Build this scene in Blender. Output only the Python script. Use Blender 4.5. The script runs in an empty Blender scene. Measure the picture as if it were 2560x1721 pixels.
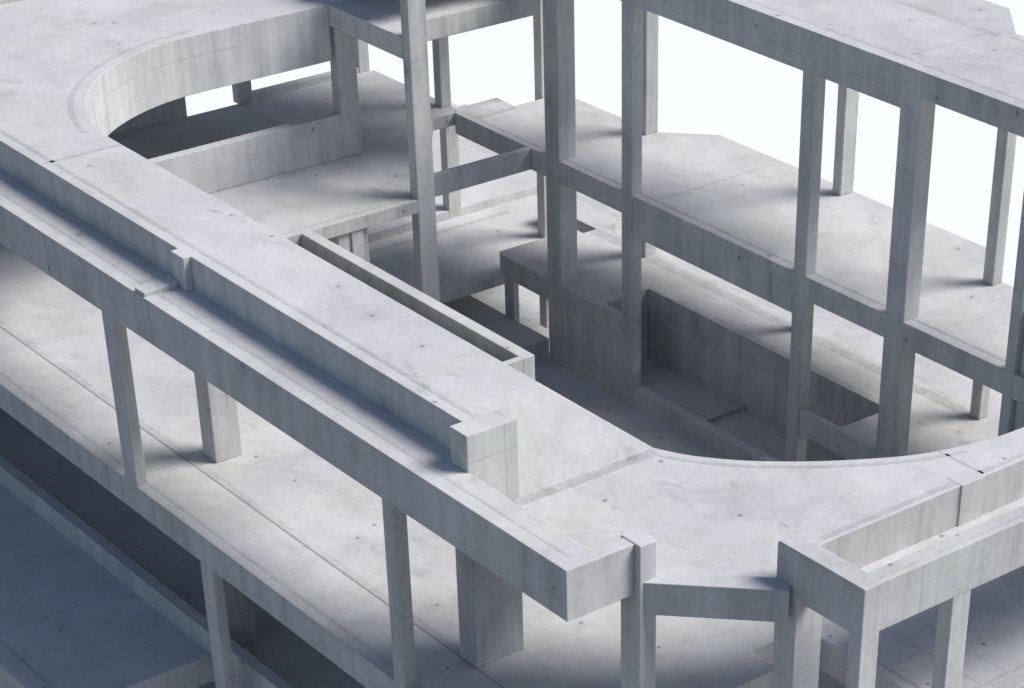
import bpy, bmesh, math, random
from mathutils import Vector

S = 0.25                       # metres per building unit
scene = bpy.context.scene
col = scene.collection
random.seed(7)

# ------------------------------------------------------------------ render
scene.render.engine = 'CYCLES'
vs = scene.view_settings
vs.view_transform = 'Standard'; vs.look = 'None'; vs.gamma = 1.0; vs.use_curve_mapping = False
vs.exposure = 1.02

# ------------------------------------------------------------------ materials
def concrete(name, base, mottle=1.0, pits=1.0):
    m = bpy.data.materials.new(name); m.use_nodes = True
    nt = m.node_tree; N = nt.nodes; Lk = nt.links
    b = N['Principled BSDF']; b.inputs['Roughness'].default_value = 0.86
    b.inputs['Specular IOR Level'].default_value = 0.25
    geo = N.new('ShaderNodeNewGeometry'); info = N.new('ShaderNodeObjectInfo')
    P = geo.outputs['Position']
    def math_(op, a, c=None, clamp=False):
        n = N.new('ShaderNodeMath'); n.operation = op; n.use_clamp = clamp
        for i, x in enumerate((a, c)):
            if x is None: continue
            if isinstance(x, (int, float)): n.inputs[i].default_value = x
            else: Lk.new(x, n.inputs[i])
        return n.outputs[0]
    def vmul(v, xyz):
        n = N.new('ShaderNodeVectorMath'); n.operation = 'MULTIPLY'
        Lk.new(v, n.inputs[0]); n.inputs[1].default_value = xyz; return n.outputs[0]
    def noise(v, scale, detail=5, rough=.6, dist=0):
        n = N.new('ShaderNodeTexNoise'); Lk.new(v, n.inputs['Vector'])
        n.inputs['Scale'].default_value = scale; n.inputs['Detail'].default_value = detail
        n.inputs['Roughness'].default_value = rough; n.inputs['Distortion'].default_value = dist
        return n.outputs['Fac']
    def ramp(f, a, c, lo=0., hi=1.):
        n = N.new('ShaderNodeMapRange'); n.clamp = True; n.interpolation_type = 'SMOOTHSTEP'
        Lk.new(f, n.inputs['Value'])
        n.inputs['From Min'].default_value = a; n.inputs['From Max'].default_value = c
        n.inputs['To Min'].default_value = lo; n.inputs['To Max'].default_value = hi
        return n.outputs['Result']
    def mixc(f, c1, c2):
        n = N.new('ShaderNodeMix'); n.data_type = 'RGBA'
        if isinstance(f, (int, float)): n.inputs[0].default_value = f
        else: Lk.new(f, n.inputs[0])
        for sock, c in ((n.inputs[6], c1), (n.inputs[7], c2)):
            if isinstance(c, tuple): sock.default_value = (*c, 1)
            else: Lk.new(c, sock)
        return n.outputs[2]
    sep = N.new('ShaderNodeSeparateXYZ'); Lk.new(geo.outputs['True Normal'], sep.inputs[0])
    vert = math_('LESS_THAN', math_('ABSOLUTE', sep.outputs['Z']), 0.4)      # 1 on upright faces
    flat = math_('SUBTRACT', 1.0, vert)
    # broad weathering
    big = noise(P, 0.16, 4, .55)
    mid = noise(P, 0.55, 7, .66, .4)
    fine = noise(P, 5.0, 6, .7)
    streak = noise(vmul(P, (1.0, 1.0, .07)), 1.7, 5, .62)
    streak2 = noise(vmul(P, (1.0, 1.0, .05)), 6.0, 4, .6)
    val = math_('ADD', ramp(big, .3, .7, -.05, .05), ramp(mid, .25, .75, -.10, .075))
    val = math_('ADD', val, ramp(fine, .3, .7, -.05, .04))
    vst = math_('ADD', ramp(streak, .28, .74, .07, -.11), ramp(streak2, .35, .7, .025, -.04))
    val = math_('ADD', val, math_('MULTIPLY', vst, vert))
    # dirty run-off patches on upright faces
    runs = math_('MULTIPLY', ramp(streak, .58, .74), ramp(noise(P, .45, 3, .5), .45, .65))
    val = math_('SUBTRACT', val, math_('MULTIPLY', math_('MULTIPLY', runs, vert), .22))
    # cloudy stains on slabs, dragged out a little along the pours
    cl = noise(vmul(P, (.6, 1.4, 1)), .9, 9, .72, .8)
    val = math_('SUBTRACT', val, math_('MULTIPLY', math_('MULTIPLY', ramp(cl, .56, .78), flat), .27))
    # scuffs
    sc = noise(vmul(P, (1.2, 3.2, 1)), 1.5, 8, .8, 1.2)
    val = math_('SUBTRACT', val, math_('MULTIPLY', math_('MULTIPLY', ramp(sc, .66, .74), flat), .26))
    val = math_('MULTIPLY', val, 1.15 * mottle)
    val = math_('ADD', val, math_('MULTIPLY', math_('SUBTRACT', info.outputs['Random'], .5), .08))
    # thin blotches with ragged edges, and drips that start from them on upright faces
    bl = noise(P, 1.9, 10, .74, 1.6)
    val = math_('SUBTRACT', val, math_('MULTIPLY', ramp(bl, .60, .72), .13))
    dr = noise(vmul(P, (1.0, 1.0, .22)), 3.4, 8, .7, .3)
    val = math_('SUBTRACT', val, math_('MULTIPLY', math_('MULTIPLY', ramp(dr, .60, .70), vert), .16))
    # pits: sparse cells
    vo = N.new('ShaderNodeTexVoronoi'); vo.feature = 'F1'; vo.voronoi_dimensions = '2D'; vo.inputs['Scale'].default_value = .36
    cx = N.new('ShaderNodeCombineXYZ'); ps = N.new('ShaderNodeSeparateXYZ'); Lk.new(P, ps.inputs[0])
    zz = math_('MULTIPLY', ps.outputs['Z'], vert)
    Lk.new(math_('ADD', ps.outputs['X'], math_('MULTIPLY', ps.outputs['Y'], vert)), cx.inputs[0])
    Lk.new(math_('ADD', math_('MULTIPLY', ps.outputs['Y'], flat), zz), cx.inputs[1])
    Lk.new(cx.outputs[0], vo.inputs['Vector'])
    vsep = N.new('ShaderNodeSeparateColor'); Lk.new(vo.outputs['Color'], vsep.inputs[0])
    rare = math_('GREATER_THAN', vsep.outputs[0], math_('ADD', .42, math_('MULTIPLY', vert, .25)))
    wob = math_('ADD', vo.outputs['Distance'], math_('MULTIPLY', math_('SUBTRACT', noise(P, 9, 3), .5), .045))
    pit = math_('MULTIPLY', ramp(wob, .008, .034, 1, 0), rare)
    halo = math_('MULTIPLY', ramp(wob, .03, .16, 1, 0), math_('GREATER_THAN', vsep.outputs[1], .6))
    val = math_('SUBTRACT', val, math_('MULTIPLY', math_('MULTIPLY', halo, ramp(fine, .35, .6)), .12))
    # shutter joints on upright faces
    sp = N.new('ShaderNodeSeparateXYZ'); Lk.new(P, sp.inputs[0])
    def line(x, period, w):
        f = math_('MULTIPLY', math_('ABSOLUTE', math_('SUBTRACT', math_('FRACT', math_('DIVIDE', x, period)), .5)), period)
        return ramp(f, w * .4, w, 1, 0)
    jl = math_('MAXIMUM', line(math_('ADD', sp.outputs['X'], sp.outputs['Y']), 4.7, .035), line(math_('ADD', sp.outputs['Z'], 50.6), 4.75, .03))
    jl = math_('MULTIPLY', math_('MULTIPLY', jl, vert), ramp(noise(P, .3, 2), .38, .55))
    val = math_('SUBTRACT', val, math_('MULTIPLY', jl, .11))
    fac = math_('ADD', 1.0, val)
    tint = mixc(ramp(noise(P, .22, 4, .6), .42, .66, 0, .8), base, (base[0]*.985, base[1]*1.0, base[2]*.93))
    tint = mixc(math_('MULTIPLY', vert, .45), tint, (base[0]*.97, base[1]*1.0, base[2]*.94))
    n = N.new('ShaderNodeVectorMath'); n.operation = 'SCALE'
    Lk.new(tint, n.inputs[0]); Lk.new(fac, n.inputs['Scale'])
    c = mixc(math_('MULTIPLY', pit, .62 * pits), n.outputs[0], (.10, .10, .105))
    Lk.new(c, b.inputs['Base Color'])
    bump = N.new('ShaderNodeBump'); bump.inputs['Strength'].default_value = .25; bump.inputs['Distance'].default_value = .02
    h = math_('ADD', fine, math_('MULTIPLY', pit, -1.5)); h = math_('SUBTRACT', h, math_('MULTIPLY', jl, .8))
    h = math_('ADD', h, math_('MULTIPLY', math_('MULTIPLY', streak2, vert), .5))
    Lk.new(h, bump.inputs['Height']); Lk.new(bump.outputs[0], b.inputs['Normal'])
    return m

CON = concrete('pale_concrete', (.518, .512, .524))
BAND = concrete('band_concrete', (.452, .447, .458), 1.5, .4)
JOINT = concrete('joint_filler', (.27, .275, .28), .6, 0)

def plain(name, c, rough=.9):
    m = bpy.data.materials.new(name); m.use_nodes = True
    nt = m.node_tree; b = nt.nodes['Principled BSDF']; b.inputs['Roughness'].default_value = rough
    b.inputs['Specular IOR Level'].default_value = .1
    n = nt.nodes.new('ShaderNodeTexNoise'); n.inputs['Scale'].default_value = .02; n.inputs['Detail'].default_value = 4
    g = nt.nodes.new('ShaderNodeNewGeometry'); nt.links.new(g.outputs['Position'], n.inputs['Vector'])
    mx = nt.nodes.new('ShaderNodeMix'); mx.data_type = 'RGBA'
    nt.links.new(n.outputs['Fac'], mx.inputs[0])
    mx.inputs[6].default_value = (c[0]*.985, c[1]*.985, c[2]*.985, 1); mx.inputs[7].default_value = (*c, 1)
    nt.links.new(mx.outputs[2], b.inputs['Base Color'])
    return m
WHITE = plain('white_ground', (.785, .80, .805))
BOUNCE_CUT = plain('bounce_cut_dark', (.075, .077, .08))  # dark colour for the added sheet that soaks up ground bounce

# ------------------------------------------------------------------ helpers (building units in, metres out)
def thing(name, label, cat, loc):
    o = bpy.data.objects.new(name, None); col.objects.link(o)
    o.location = Vector(loc) * S; o['label'] = label; o['category'] = cat
    o.empty_display_size = 1
    return o

def link(name, bm, parent, mat, bevel=.02, label=None):
    bmesh.ops.recalc_face_normals(bm, faces=bm.faces)
    me = bpy.data.meshes.new(name); 
    off = (parent_world(parent) if parent else Vector())
    for v in bm.verts: v.co = v.co * S - off
    bm.to_mesh(me); bm.free(); me.materials.append(mat)
    o = bpy.data.objects.new(name, me); col.objects.link(o)
    if parent: o.parent = parent
    if label: o['label'] = label
    if bevel:
        md = o.modifiers.new('bevel', 'BEVEL'); md.width = bevel; md.segments = 2; md.limit_method = 'ANGLE'; md.angle_limit = .6
    return o

def parent_world(p):
    v = Vector()
    while p: v = v + p.location; p = p.parent
    return v

def add_prism(bm, poly, z0, z1, batter=None):
    """upright prism over a plan polygon; batter maps plan point -> plan point at the bottom"""
    bot = [bm.verts.new((*(batter(p) if batter else p), z0)) for p in poly]
    top = [bm.verts.new((*p, z1)) for p in poly]
    n = len(poly)
    bm.faces.new(top); bm.faces.new(bot[::-1])
    for i in range(n):
        bm.faces.new((bot[i], bot[(i+1) % n], top[(i+1) % n], top[i]))

def prism(name, poly, z0, z1, parent, mat=CON, bevel=.02, label=None, batter=None):
    bm = bmesh.new(); add_prism(bm, poly, z0, z1, batter); return link(name, bm, parent, mat, bevel, label)

def rect(u0, u1, v0, v1): return [(u0, v0), (u1, v0), (u1, v1), (u0, v1)]
def box(name, u0, u1, v0, v1, z0, z1, parent, mat=CON, bevel=.02, label=None):
    return prism(name, rect(u0, u1, v0, v1), z0, z1, parent, mat, bevel, label)

def band(name, poly, z, parent, mat=BAND, label=None):
    """thin skim of differently cured concrete lying on a slab"""
    bm = bmesh.new(); add_prism(bm, poly, z + .004, z + .020); return link(name, bm, parent, mat, 0, label)

def arc(cx, cy, r, a0, a1, n):
    return [(cx + r*math.cos(math.radians(a0 + (a1-a0)*i/n)), cy + r*math.sin(math.radians(a0 + (a1-a0)*i/n))) for i in range(n+1)]

def spline(pts, n):
    out = []
    P = [pts[0]] + pts + [pts[-1]]
    for i in range(1, len(P)-2):
        p0, p1, p2, p3 = P[i-1:i+3]
        for k in range(n):
            t = k/n
            out.append(tuple(.5*((2*p1[j]) + (-p0[j]+p2[j])*t + (2*p0[j]-5*p1[j]+4*p2[j]-p3[j])*t*t + (-p0[j]+3*p1[j]-3*p2[j]+p3[j])*t**3) for j in (0, 1)))
    out.append(pts[-1]); return out

def scale_pts(pts, k): return [(u*k, v*k) for u, v in pts]

# ================================================================== ground
bm = bmesh.new(); add_prism(bm, rect(-16000, 12000, -12000, 16000), -96, -90)
g = link('ground', bm, None, WHITE, 0); g['kind'] = 'structure'
bm = bmesh.new(); add_prism(bm, [(-420, -12000), (12000, -12000), (12000, 250), (-420, 250)], -89.99, -88)
g = link('bounce_cut_sheet', bm, None, BOUNCE_CUT, 0); g['kind'] = 'structure'  # dark sheet added on the near side to cut bounce off the white ground

PZ = -80.0
pod = thing('foundation_slab', 'dark shaded foundation slab far below the terraces', 'slab', (-200, 140, -88))
box('slab_body', -330, -70, 20, 246, -87.99, PZ, pod)

# ================================================================== upper deck: left field, bridge, ledge, post
up = thing('upper_deck', 'smooth pale upper deck that narrows into a straight bridge beside the rounded opening', 'deck', (-250, 118, -8))
arcL = arc(-253.6, 152.7, 28.45, 180, 270, 40)            # from (-282,152.7) round to (-253.6,124.2)
END = -163.5
bat = None
main = [(-310.3, 113.4), (-166.0, 113.4), (-166.0, 117.0), (-168.08, 117.0), (-168.08, 124.2)] + arcL[::-1] + [(-282.0, 173.2), (-310.3, 173.2)]
slab_up_deck_slab = prism('deck_slab', main, -7.8, 0, up, batter=bat)
box('bridge_beam', -300, -171, 114.6, 123.6, -10.2, -7.79, up)
slab_up_rear_slab = prism('rear_slab', [(-310.3, 173.21), (-264.0, 173.21), (-264.0, 176.0), (-268.0, 176.0), (-268.0, 199), (-310.3, 199)], -3.0, 0, up)
box('upstand_wall', -312.2, -310.3, 100, 172, -4, 2.2, up)
# strips cast along the edges
band('edge_band', [(-310, 114.75), (-166.2, 114.75), (-166.2, 115.3), (-310, 115.3)], 0, up)
rin = arc(-253.6, 152.7, 29.9, 180, 262, 36); rout = arc(-253.6, 152.7, 30.6, 180, 262, 36)
band('edge_band', rin + rout[::-1], 0, up)
band('pour_joint', rect(-252.0, -251.4, 114, 124), 0, slab_up_deck_slab)
# ledge / gutter beam along the outside, turning in at its far end
slab_up_ledge_beam = prism('ledge_beam', [(-420, 107.95), (-142.9, 107.95), (-142.9, 115.68), (-144.5, 115.68), (-144.5, 112.0), (-163.6, 112.0), (-163.6, 113.55), (-420, 113.55)], -9.06, -3.8, up)
band('edge_band', rect(-310, -144.6, 109.6, 109.95), -3.8, slab_up_ledge_beam)
bm = bmesh.new()
ra = [bm.verts.new(p) for p in ((-218.3, 108.1, -3.9), (-218.3, 112.4, -3.9), (-218.3, 112.4, -3.0), (-218.3, 108.1, -3.35))]
rb = [bm.verts.new((-220.4, v.co.y, v.co.z)) for v in ra]
bm.faces.new(ra); bm.faces.new(rb[::-1])
for i in range(4): bm.faces.new((ra[i], rb[i], rb[(i+1) % 4], ra[(i+1) % 4]))
link('ledge_rib', bm, up, CON, .03, 'short low rib crossing the ledge')
box('pilaster', -219.5, -216.75, 112.45, 113.7, -3.79, .02, up)
bm = bmesh.new()                                              # battered end wall whose inner side rakes down to the front deck
q = [(117.0, -.02), (124.19, -.02), (134.85, -8.6), (117.0, -8.6)]
f0 = [bm.verts.new((-168.1 + (4.75 if z < -1 else 0), v, z)) for v, z in q]
f1 = [bm.verts.new((-171.5, v, z)) for v, z in q]
bm.faces.new(f0); bm.faces.new(f1[::-1])
for i in range(4): bm.faces.new((f1[i], f1[(i+1) % 4], f0[(i+1) % 4], f0[i]))
link('end_wall', bm, up, CON, .02)
box('post', -166.1, -163.3, 111.9, 117.85, -9.0, .03, up, label='broad upright concrete post at the end of the ledge')

# ================================================================== front deck with curved edge
ZF = -8.42; KF = 1.0842
fr = thing('front_deck', 'lower pale deck curving round the near end of the opening', 'deck', (-150, 125, -14))
cur0 = [(-150.95, 124.1), (-147.46, 125.89), (-143.86, 128.81), (-141.02, 131.95), (-138.13, 135.87), (-134.98, 141.22), (-133.37, 145.6), (-132.3, 150.88), (-132.1, 155.5)]
cur = scale_pts(spline(cur0, 6), KF)
frp = [(-163.0, 112.05), (-145.6, 112.05), (-145.6, 117.9), (-142.4, 117.9), (-135.3, 125.2), (-138.3, 131.0), (-138.3, 300), (-143.22, 300)] + cur[::-1] + [(-170.0, 134.5), (-170.0, 118.2), (-163.0, 118.2)]
slab_fr_deck_slab = prism('deck_slab', frp, -10.9, ZF, fr)
box('edge_wall', -140.2, -138.28, 134.2, 300, -13.2, ZF - .02, fr)
box('gutter_floor', -138.3, -131.4, 134.2, 300, -14.2, -12.9, fr)
# curved strip and pour joints
c_in = scale_pts(spline(cur0[:-1], 5), KF)
def offset(pts, d):
    out = []
    for i, p in enumerate(pts):
        a = pts[max(i-1, 0)]; b = pts[min(i+1, len(pts)-1)]
        t = Vector((b[0]-a[0], b[1]-a[1])).normalized()
        out.append((p[0] + t.y*d, p[1] - t.x*d))
    return out
band('edge_band', offset(c_in, .95)[2:-4] + offset(c_in, 1.5)[2:-4][::-1], ZF, fr)
band('pour_joint', rect(-163.3, -161.9, 117.0, 134.2), ZF, slab_fr_deck_slab)
band('pour_joint', rect(-145.0, -138.6, 156.5, 156.8), ZF, slab_fr_deck_slab)
band('edge_band', rect(-139.4, -138.7, 132, 300), ZF, slab_fr_deck_slab)
band('pour_joint', rect(-162.0, -146, 113.2, 113.55), ZF, slab_fr_deck_slab)
# parapet beams
slab_fr_parapet_beam = prism('parapet_beam', [(-135.2, 126.3), (-124.05, 126.3), (-124.05, 300), (-126.1, 300), (-126.1, 128.6), (-135.2, 128.6)], -8.86, -3.8, fr)
band('edge_band', rect(-124.9, -124.6, 129, 300), -3.8, slab_fr_parapet_beam)
band('pour_joint', [(-143.2, 118.3), (-134.9, 126.6), (-135.3, 127.0), (-143.6, 118.7)], ZF, slab_fr_deck_slab)
prism('chamfer_beam', [(-142.13, 116.05), (-132.7, 125.5), (-133.6, 126.4), (-135.0, 126.4), (-143.3, 118.1), (-142.13, 117.7)], -10.97, -7.57, fr)
box('pilaster', -140.3, -138.1, 153.1, 156.3, -13.0, ZF + .05, fr)
# columns of the front corner
def column(u0, u1, v0, v1, z0, z1, parent, label=None):
    return box('column', u0, u1, v0, v1, z0, z1, parent, CON, .03, label)
column(-144.95, -142.1, 115.7, 117.7, -30.2, -3.72, fr, 'square column beside the gap in the parapet')
column(-135.4, -132.55, 126.25, 129.7, -30.2, -3.9, fr, 'stout corner column carrying the sloping-plan beam')
column(-125.6, -124.0, 126.25, 128.5, PZ, -3.78, fr, 'slim sunlit column at the outer corner')
column(-125.8, -124.1, 137.8, 140.2, PZ, -8.8, fr)

# ================================================================== lower deck
ZL = -30.2; KL = 1.1232
lo = thing('lower_deck', 'bright lower deck under the ledge beam on slim columns', 'deck', (-210, 116, -34))
slab_lo_deck_slab = prism('deck_slab', [(-400, 107.95), (-149.6, 107.95), (-149.6, 140.5), (-154, 140.5), (-154, 147.9), (-131.5, 147.9), (-131.5, 300), (-166, 300), (-166, 146), (-172, 140), (-400, 140)], -34.0, ZL, lo)
band('edge_band', rect(-290, -160, 109.25, 109.7), ZL, slab_lo_deck_slab)
band('edge_band', rect(-290, -169.3, 116.05, 117.0), ZL, slab_lo_deck_slab)
band('expansion_joint', rect(-300, -150, 115.84, 116.0), ZL, slab_lo_deck_slab, JOINT)
band('edge_band', rect(-149.4, -132.5, 149.1, 149.5), ZL, slab_lo_deck_slab)
band('edge_band', rect(-134.3, -133.9, 148, 210), ZL, slab_lo_deck_slab)
band('pour_joint', rect(-158, -134.4, 154.6, 154.75), ZL, slab_lo_deck_slab)
band('pour_joint', rect(-158, -134.4, 158.4, 158.5), ZL, slab_lo_deck_slab)
def slim(u0, u1, z0, z1): return column(u0, u1, 107.9, 109.35, z0, z1, lo)
slim(-229.1, -226.2, -33.9, -8.9); slim(-172.6, -170.4, -33.9, -8.9)
for (u0, u1, v0, v1) in ((-228.6, -225.6, 118.25, 121.95), (-172.1, -169.15, 115.9, 122.1)):
    column(u0, u1, v0, v1, ZL, -10.1, lo, 'thick pier under the bridge')
column(-212.6, -210.0, 107.9, 109.3, PZ, -33.9, lo)
column(-224, -219.2, 113.7, 117.9, -51.6, -33.9, lo)
column(-320, -300, 116, 130, PZ, -33.9, lo); column(-190, -182, 122, 132, PZ, -33.9, lo); column(-160, -152, 128, 138, PZ, -33.9, lo); column(-146, -136, 180, 190, PZ, -33.9, lo)
box('rear_wall', -330, -190, 126, 128, -51.6, -33.9, lo)
box('rear_wall', -165, -136, 166, 168, PZ, -33.9, lo)

# ================================================================== sunken terrace, lower left
te = thing('sunken_terrace', 'shaded blue-grey terrace at the lower left, below the bright deck', 'terrace', (-240, 100, -56))
ZK = -51.6
slab_te_terrace_slab = prism('terrace_slab', [(-400, 90.3), (-219.8, 90.3), (-219.8, 111.5), (-196, 111.5), (-196, 126), (-400, 126)], -55.4, ZK, te)
band('edge_band', rect(-330, -220, 92.7, 93.2), ZK, slab_te_terrace_slab)
band('pour_joint', rect(-240.4, -240.1, 93.5, 110), ZK, slab_te_terrace_slab)
box('kerb', -400, -190, 111.6, 113.2, -55.3, -48.6, te)
for u in (-250, -310): box('column', u, u+6, 96, 104, PZ, -55.3, te)

# ================================================================== inner terrace (floor with low wall) and tall frame
ZM = -22.0
inn = thing('inner_terrace', 'shaded terrace with a low wall seen under the curved deck edge', 'terrace', (-285, 170, -24))
slab_inn_terrace_slab = prism('terrace_slab', [(-311.3, 140), (-262.0, 140), (-262.0, 174.0), (-287.4, 193.4), (-287.4, 197.35), (-289, 198.8), (-311.3, 198.8)], -23.9, ZM, inn)
box('cross_beam', -269.1, -268.1, 174, 197.3, -25.15, -21.98, inn)
box('side_wall', -313.2, -311.35, 140, 163.3, -23.5, -7.85, inn)
box('low_wall', -283.6, -282.0, 140.5, 174.2, ZM, -15.6, inn)
box('kerb', -312.6, -311.25, 177, 195.9, -23, -21.0, inn)
band('edge_band', rect(-311, -284, 173.6, 174.3), ZM, slab_inn_terrace_slab)
band('edge_band', rect(-263.6, -263.1, 150, 173), ZM, slab_inn_terrace_slab)
column(-283.9, -281.95, 174.0, 177.2, ZM, 6, inn, 'column at the straight end of the curved fascia')
column(-314, -312.2, 163.4, 165.6, -50, -7.7, inn); column(-312.5, -310.6, 173.8, 176.2, ZM, -2.9, inn); column(-313, -311.2, 196, 198, ZM, -2.9, inn)
column(-292, -290.2, 197.0, 198.85, ZM, -2.9, inn)
column(-264.3, -262.28, 162.2, 164.1, -60, -23.85, inn); column(-264.3, -262.9, 164.1, 165.2, -60, -23.85, inn)
box('rear_wall', -330, -262.6, 160.2, 162.1, -60, -23.85, inn)
column(-263.75, -261.95, 173.1, 176.05, -52, 6, inn, 'tall column rising past both floors')

# trough hung on the terrace edge
tr = thing('trough', 'long narrow open trough with a thin pale rim below the bridge', 'trough', (-237, 151, -29))
box('far_wall', -261.9, -211.8, 154.0, 155.75, -36, ZM - .02, tr)
box('near_wall', -261.9, -211.8, 146, 147.6, -36, ZM - .02, tr)
box('end_wall', -212.75, -211.8, 147.62, 153.98, -36, ZM - .02, tr)
box('shade_lid', -261.9, -212.8, 147.62, 151.2, -23.2, ZM - .1, tr)  # hidden lid, added to keep sun bounce out so the trough stays dark
box('trough_floor', -261.9, -212.8, 147.62, 153.98, -36, -34.5, tr)

# ------------------------------------------------------------------ tower frame
V0 = 197.4
tw = thing('tower_frame', 'open concrete frame building with tall columns, two floors and a flat roof', 'building', (-220, 206, -52))
back = [(-150, 216.2), (-193.4, 216.2), (-200.8, 222.8), (-255.2, 222.6), (-261.8, 216.2), (-280.9, 215.6), (-284.2, 212.5), (-284.2, 206.3), (-288.9, 206.4)]
slab_tw_middle_floor = prism('middle_floor', [(-287.4, V0), (-150, V0)] + back + [(-288.9, 198.85)], -25.2, ZM, tw)
box('deep_beam', -244.65, -211.0, V0 + .02, 199.2, -27.85, -25.19, tw)
band('edge_band', [(-286, 198.45), (-173.2, 199.0), (-173.2, 199.5), (-286, 198.8)], ZM, tw)
band('pour_joint', rect(-284, -282.9, 199, 206), ZM, slab_tw_middle_floor)
band('pour_joint', rect(-241.3, -241.05, 199.6, 222), ZM, slab_tw_middle_floor)
# roof
roof = [(-300, V0), (-150, V0)] + back[:5] + [(-286.2, 216.2), (-300, 208)]
slab_tw_roof_slab = prism('roof_slab', roof, 6.2, 9.4, tw)
box('roof_beam', -257, -210.9, V0 + .02, 199.6, 4.15, 6.22, tw); box('roof_beam', -208.75, -193.7, V0 + .02, 199.6, 4.2, 6.22, tw)
box('roof_wing', -300, -268, 177, V0 - .02, 5.5, 9.4, tw)
band('edge_band', [(-262, 199.5), (-160, 199.0), (-160, 199.6), (-262, 200.1)], 9.4, tw)
band('edge_band', rect(-262, -194.4, 213.6, 214.6), 9.4, slab_tw_roof_slab)
band('pour_joint', rect(-196, -195.6, 200.8, 213.4), 9.4, slab_tw_roof_slab)
band('edge_band', rect(-193, -150, 214.6, 215.2), 9.4, slab_tw_roof_slab)
# front columns, each a little proud of the beams
VF = V0 - .04
column(-264.65, -261.3, VF, 200.5, -54, 6.25, tw, 'heavy front column reaching from the sunken court to the roof')
column(-246.95, -244.7, VF, 199.3, -56.5, 9.36, tw)
column(-210.95, -208.7, VF, 199.3, -60, 9.36, tw)
column(-193.75, -190.5, VF, 200.1, -60, 9.36, tw, 'thick front column second from the right')
column(-173.1, -171.5, VF, 199.3, -60, 9.36, tw)
# rear columns
column(-193.1, -191.3, 214.1, 215.9, -42, 6.3, tw); column(-227.9, -226.2, 219.9, 222.4, ZM, 6.3, tw); column(-228.5, -226.9, 214.2, 215.9, -42, -25.1, tw)
column(-263.6, -261.75, 213.8, 216.15, -44.5, 6.3, tw); column(-286.3, -284.4, 211.7, 213.6, -60, 6.3, tw)
box('infill_wall', -171.4, -150, 198.2, 199.2, -40, -14, tw)
# lower floor, with its recess
ZE = -41.0
slab_tw_lower_floor = prism('lower_floor', [(-276.7, V0), (-246.0, V0), (-246.0, 198.75), (-252.5, 198.75), (-252.5, 207.0), (-201.4, 207.0), (-201.4, V0), (-150, V0), (-150, 216.6), (-275.4, 216.6), (-275.4, 212.5), (-277.75, 212.5), (-277.75, 198)], -44.4, ZE, tw)
box('edge_beam', -290, -275.5, 215.1, 219.0, -44.4, ZE, tw)
box('edge_beam', -208.6, -201.42, V0 + .02, 198.45, -44.4, ZE - .01, tw)
band('edge_band', rect(-275, -192, 213.6, 215.4), ZE, slab_tw_lower_floor)
band('edge_band', rect(-246, -201.6, 207.3, 208.2), ZE, slab_tw_lower_floor)
slab_tw_side_floor = prism('side_floor', [(-300.5, 160), (-277.0, 174), (-277.0, 212), (-277.8, 226), (-300.5, 226)], -46.2, -44.6, tw)
slab_tw_raised_floor = box('raised_floor', -340, -300.5, 168, 236, -46.2, -43.2, tw)
band('edge_band', rect(-297.6, -296.6, 176, 214), -44.6, slab_tw_side_floor)
column(-302.2, -300.45, 204.5, 207.0, -46, -26.4, tw); box('edge_beam', -302.2, -287.0, 203.6, 206.2, -27.9, -26.3, tw)

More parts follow.
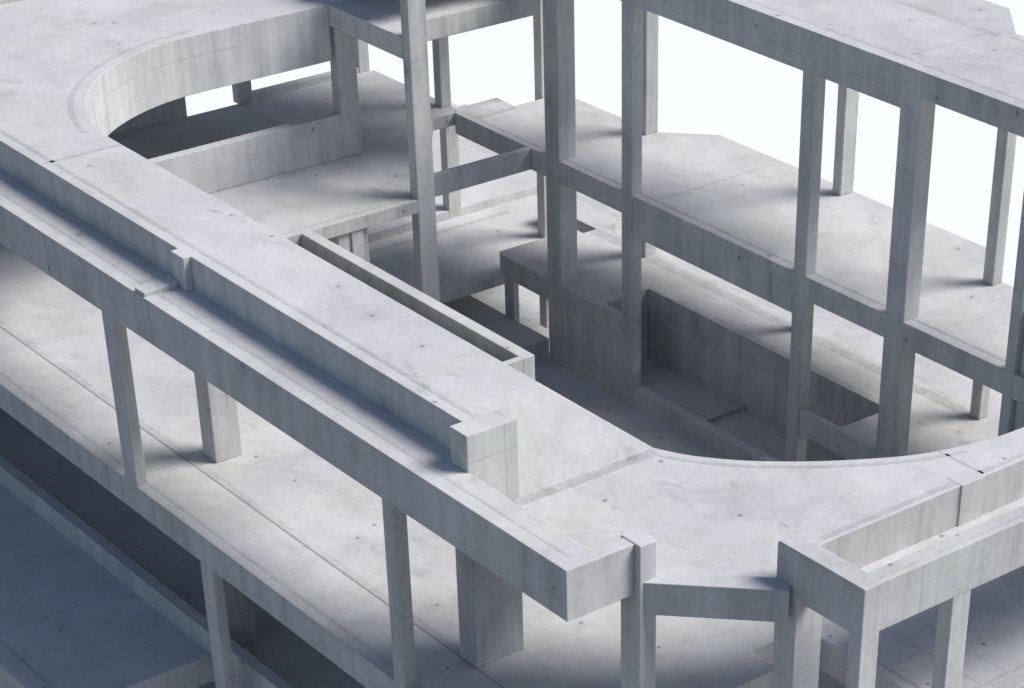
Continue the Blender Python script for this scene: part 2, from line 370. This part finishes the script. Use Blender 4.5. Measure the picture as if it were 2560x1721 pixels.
# sunken court under the frame
ct = thing('sunken_court', 'dark sunken court at the bottom of the opening', 'court', (-230, 180, -60))
box('upper_floor', -302, -264.7, 136, 197.44, -54.5, -50.6, ct)
box('main_floor', -264.68, -150, 136, 199.05, -57, -54.0, ct)
box('court_wall', -261.25, -246.0, V0 + .03, 199.0, -56.9, -44.4, ct)
box('sill_beam', -244.8, -190, V0 + .03, 199.1, -56.9, -51.15, ct, label='pale sill at the foot of the openings')
box('outer_floor', -356, -216, 209, 261, -65, -62, ct)
box('inner_floor', -254, -190, 199.12, 222, -55, -52.2, ct)
box('cross_beam', -231.2, -230.2, 199.12, 207.18, -54, -51.5, ct)
box('back_wall', -254, -190, 207.2, 208.4, -76, -44.4, ct)
box('side_wall', -254.2, -252.6, 199.12, 207.1, -55, -44.45, ct)
column(-276.0, -273.6, V0 + .05, 198.5, -54.4, -44.3, ct, 'short dark stub column under the floor edge')

# ================================================================== camera
cam = bpy.data.cameras.new('camera'); co = bpy.data.objects.new('camera', cam); col.objects.link(co)
scene.camera = co
W, Hh = 1024, 688
F, CX, CY, YAW, PIT = 2327.2153, 622.8372, 837.1571, -0.895881, 0.639113
fwd = Vector((math.cos(PIT)*math.sin(YAW), math.cos(PIT)*math.cos(YAW), -math.sin(PIT)))
right = Vector((math.cos(YAW), -math.sin(YAW), 0)); upv = right.cross(fwd)
from mathutils import Matrix
R = Matrix((right, upv, -fwd)).transposed()
co.matrix_world = Matrix.Translation(Vector((0, 0, 100)) * S) @ R.to_4x4()
cam.sensor_fit = 'HORIZONTAL'; cam.sensor_width = 36
cam.lens = 36 * F / W
cam.shift_x = (W/2 - CX) / W; cam.shift_y = (CY - 688.4/2) / W
cam.clip_start = .5; cam.clip_end = 9000
scene.render.resolution_x = W; scene.render.resolution_y = Hh

# ================================================================== light
ELEV = math.radians(48); AZ = math.atan2(.57, .82)
sd = Vector((math.sin(AZ)*math.cos(ELEV), math.cos(AZ)*math.cos(ELEV), math.sin(ELEV)))
sl = bpy.data.lights.new('sun', 'SUN'); sl.energy = 2.1; sl.angle = math.radians(28); sl.color = (1, .965, .92)
so = bpy.data.objects.new('sun', sl); col.objects.link(so)
so.rotation_euler = sd.to_track_quat('Z', 'Y').to_euler(); so.location = (0, 0, 60)
w = bpy.data.worlds.new('World'); scene.world = w; w.use_nodes = True
nt = w.node_tree; bg = nt.nodes['Background']
sky = nt.nodes.new('ShaderNodeTexSky'); sky.sky_type = 'NISHITA'; sky.sun_disc = False
sky.sun_elevation = ELEV; sky.sun_rotation = AZ
nt.links.new(sky.outputs[0], bg.inputs[0]); bg.inputs[1].default_value = .05
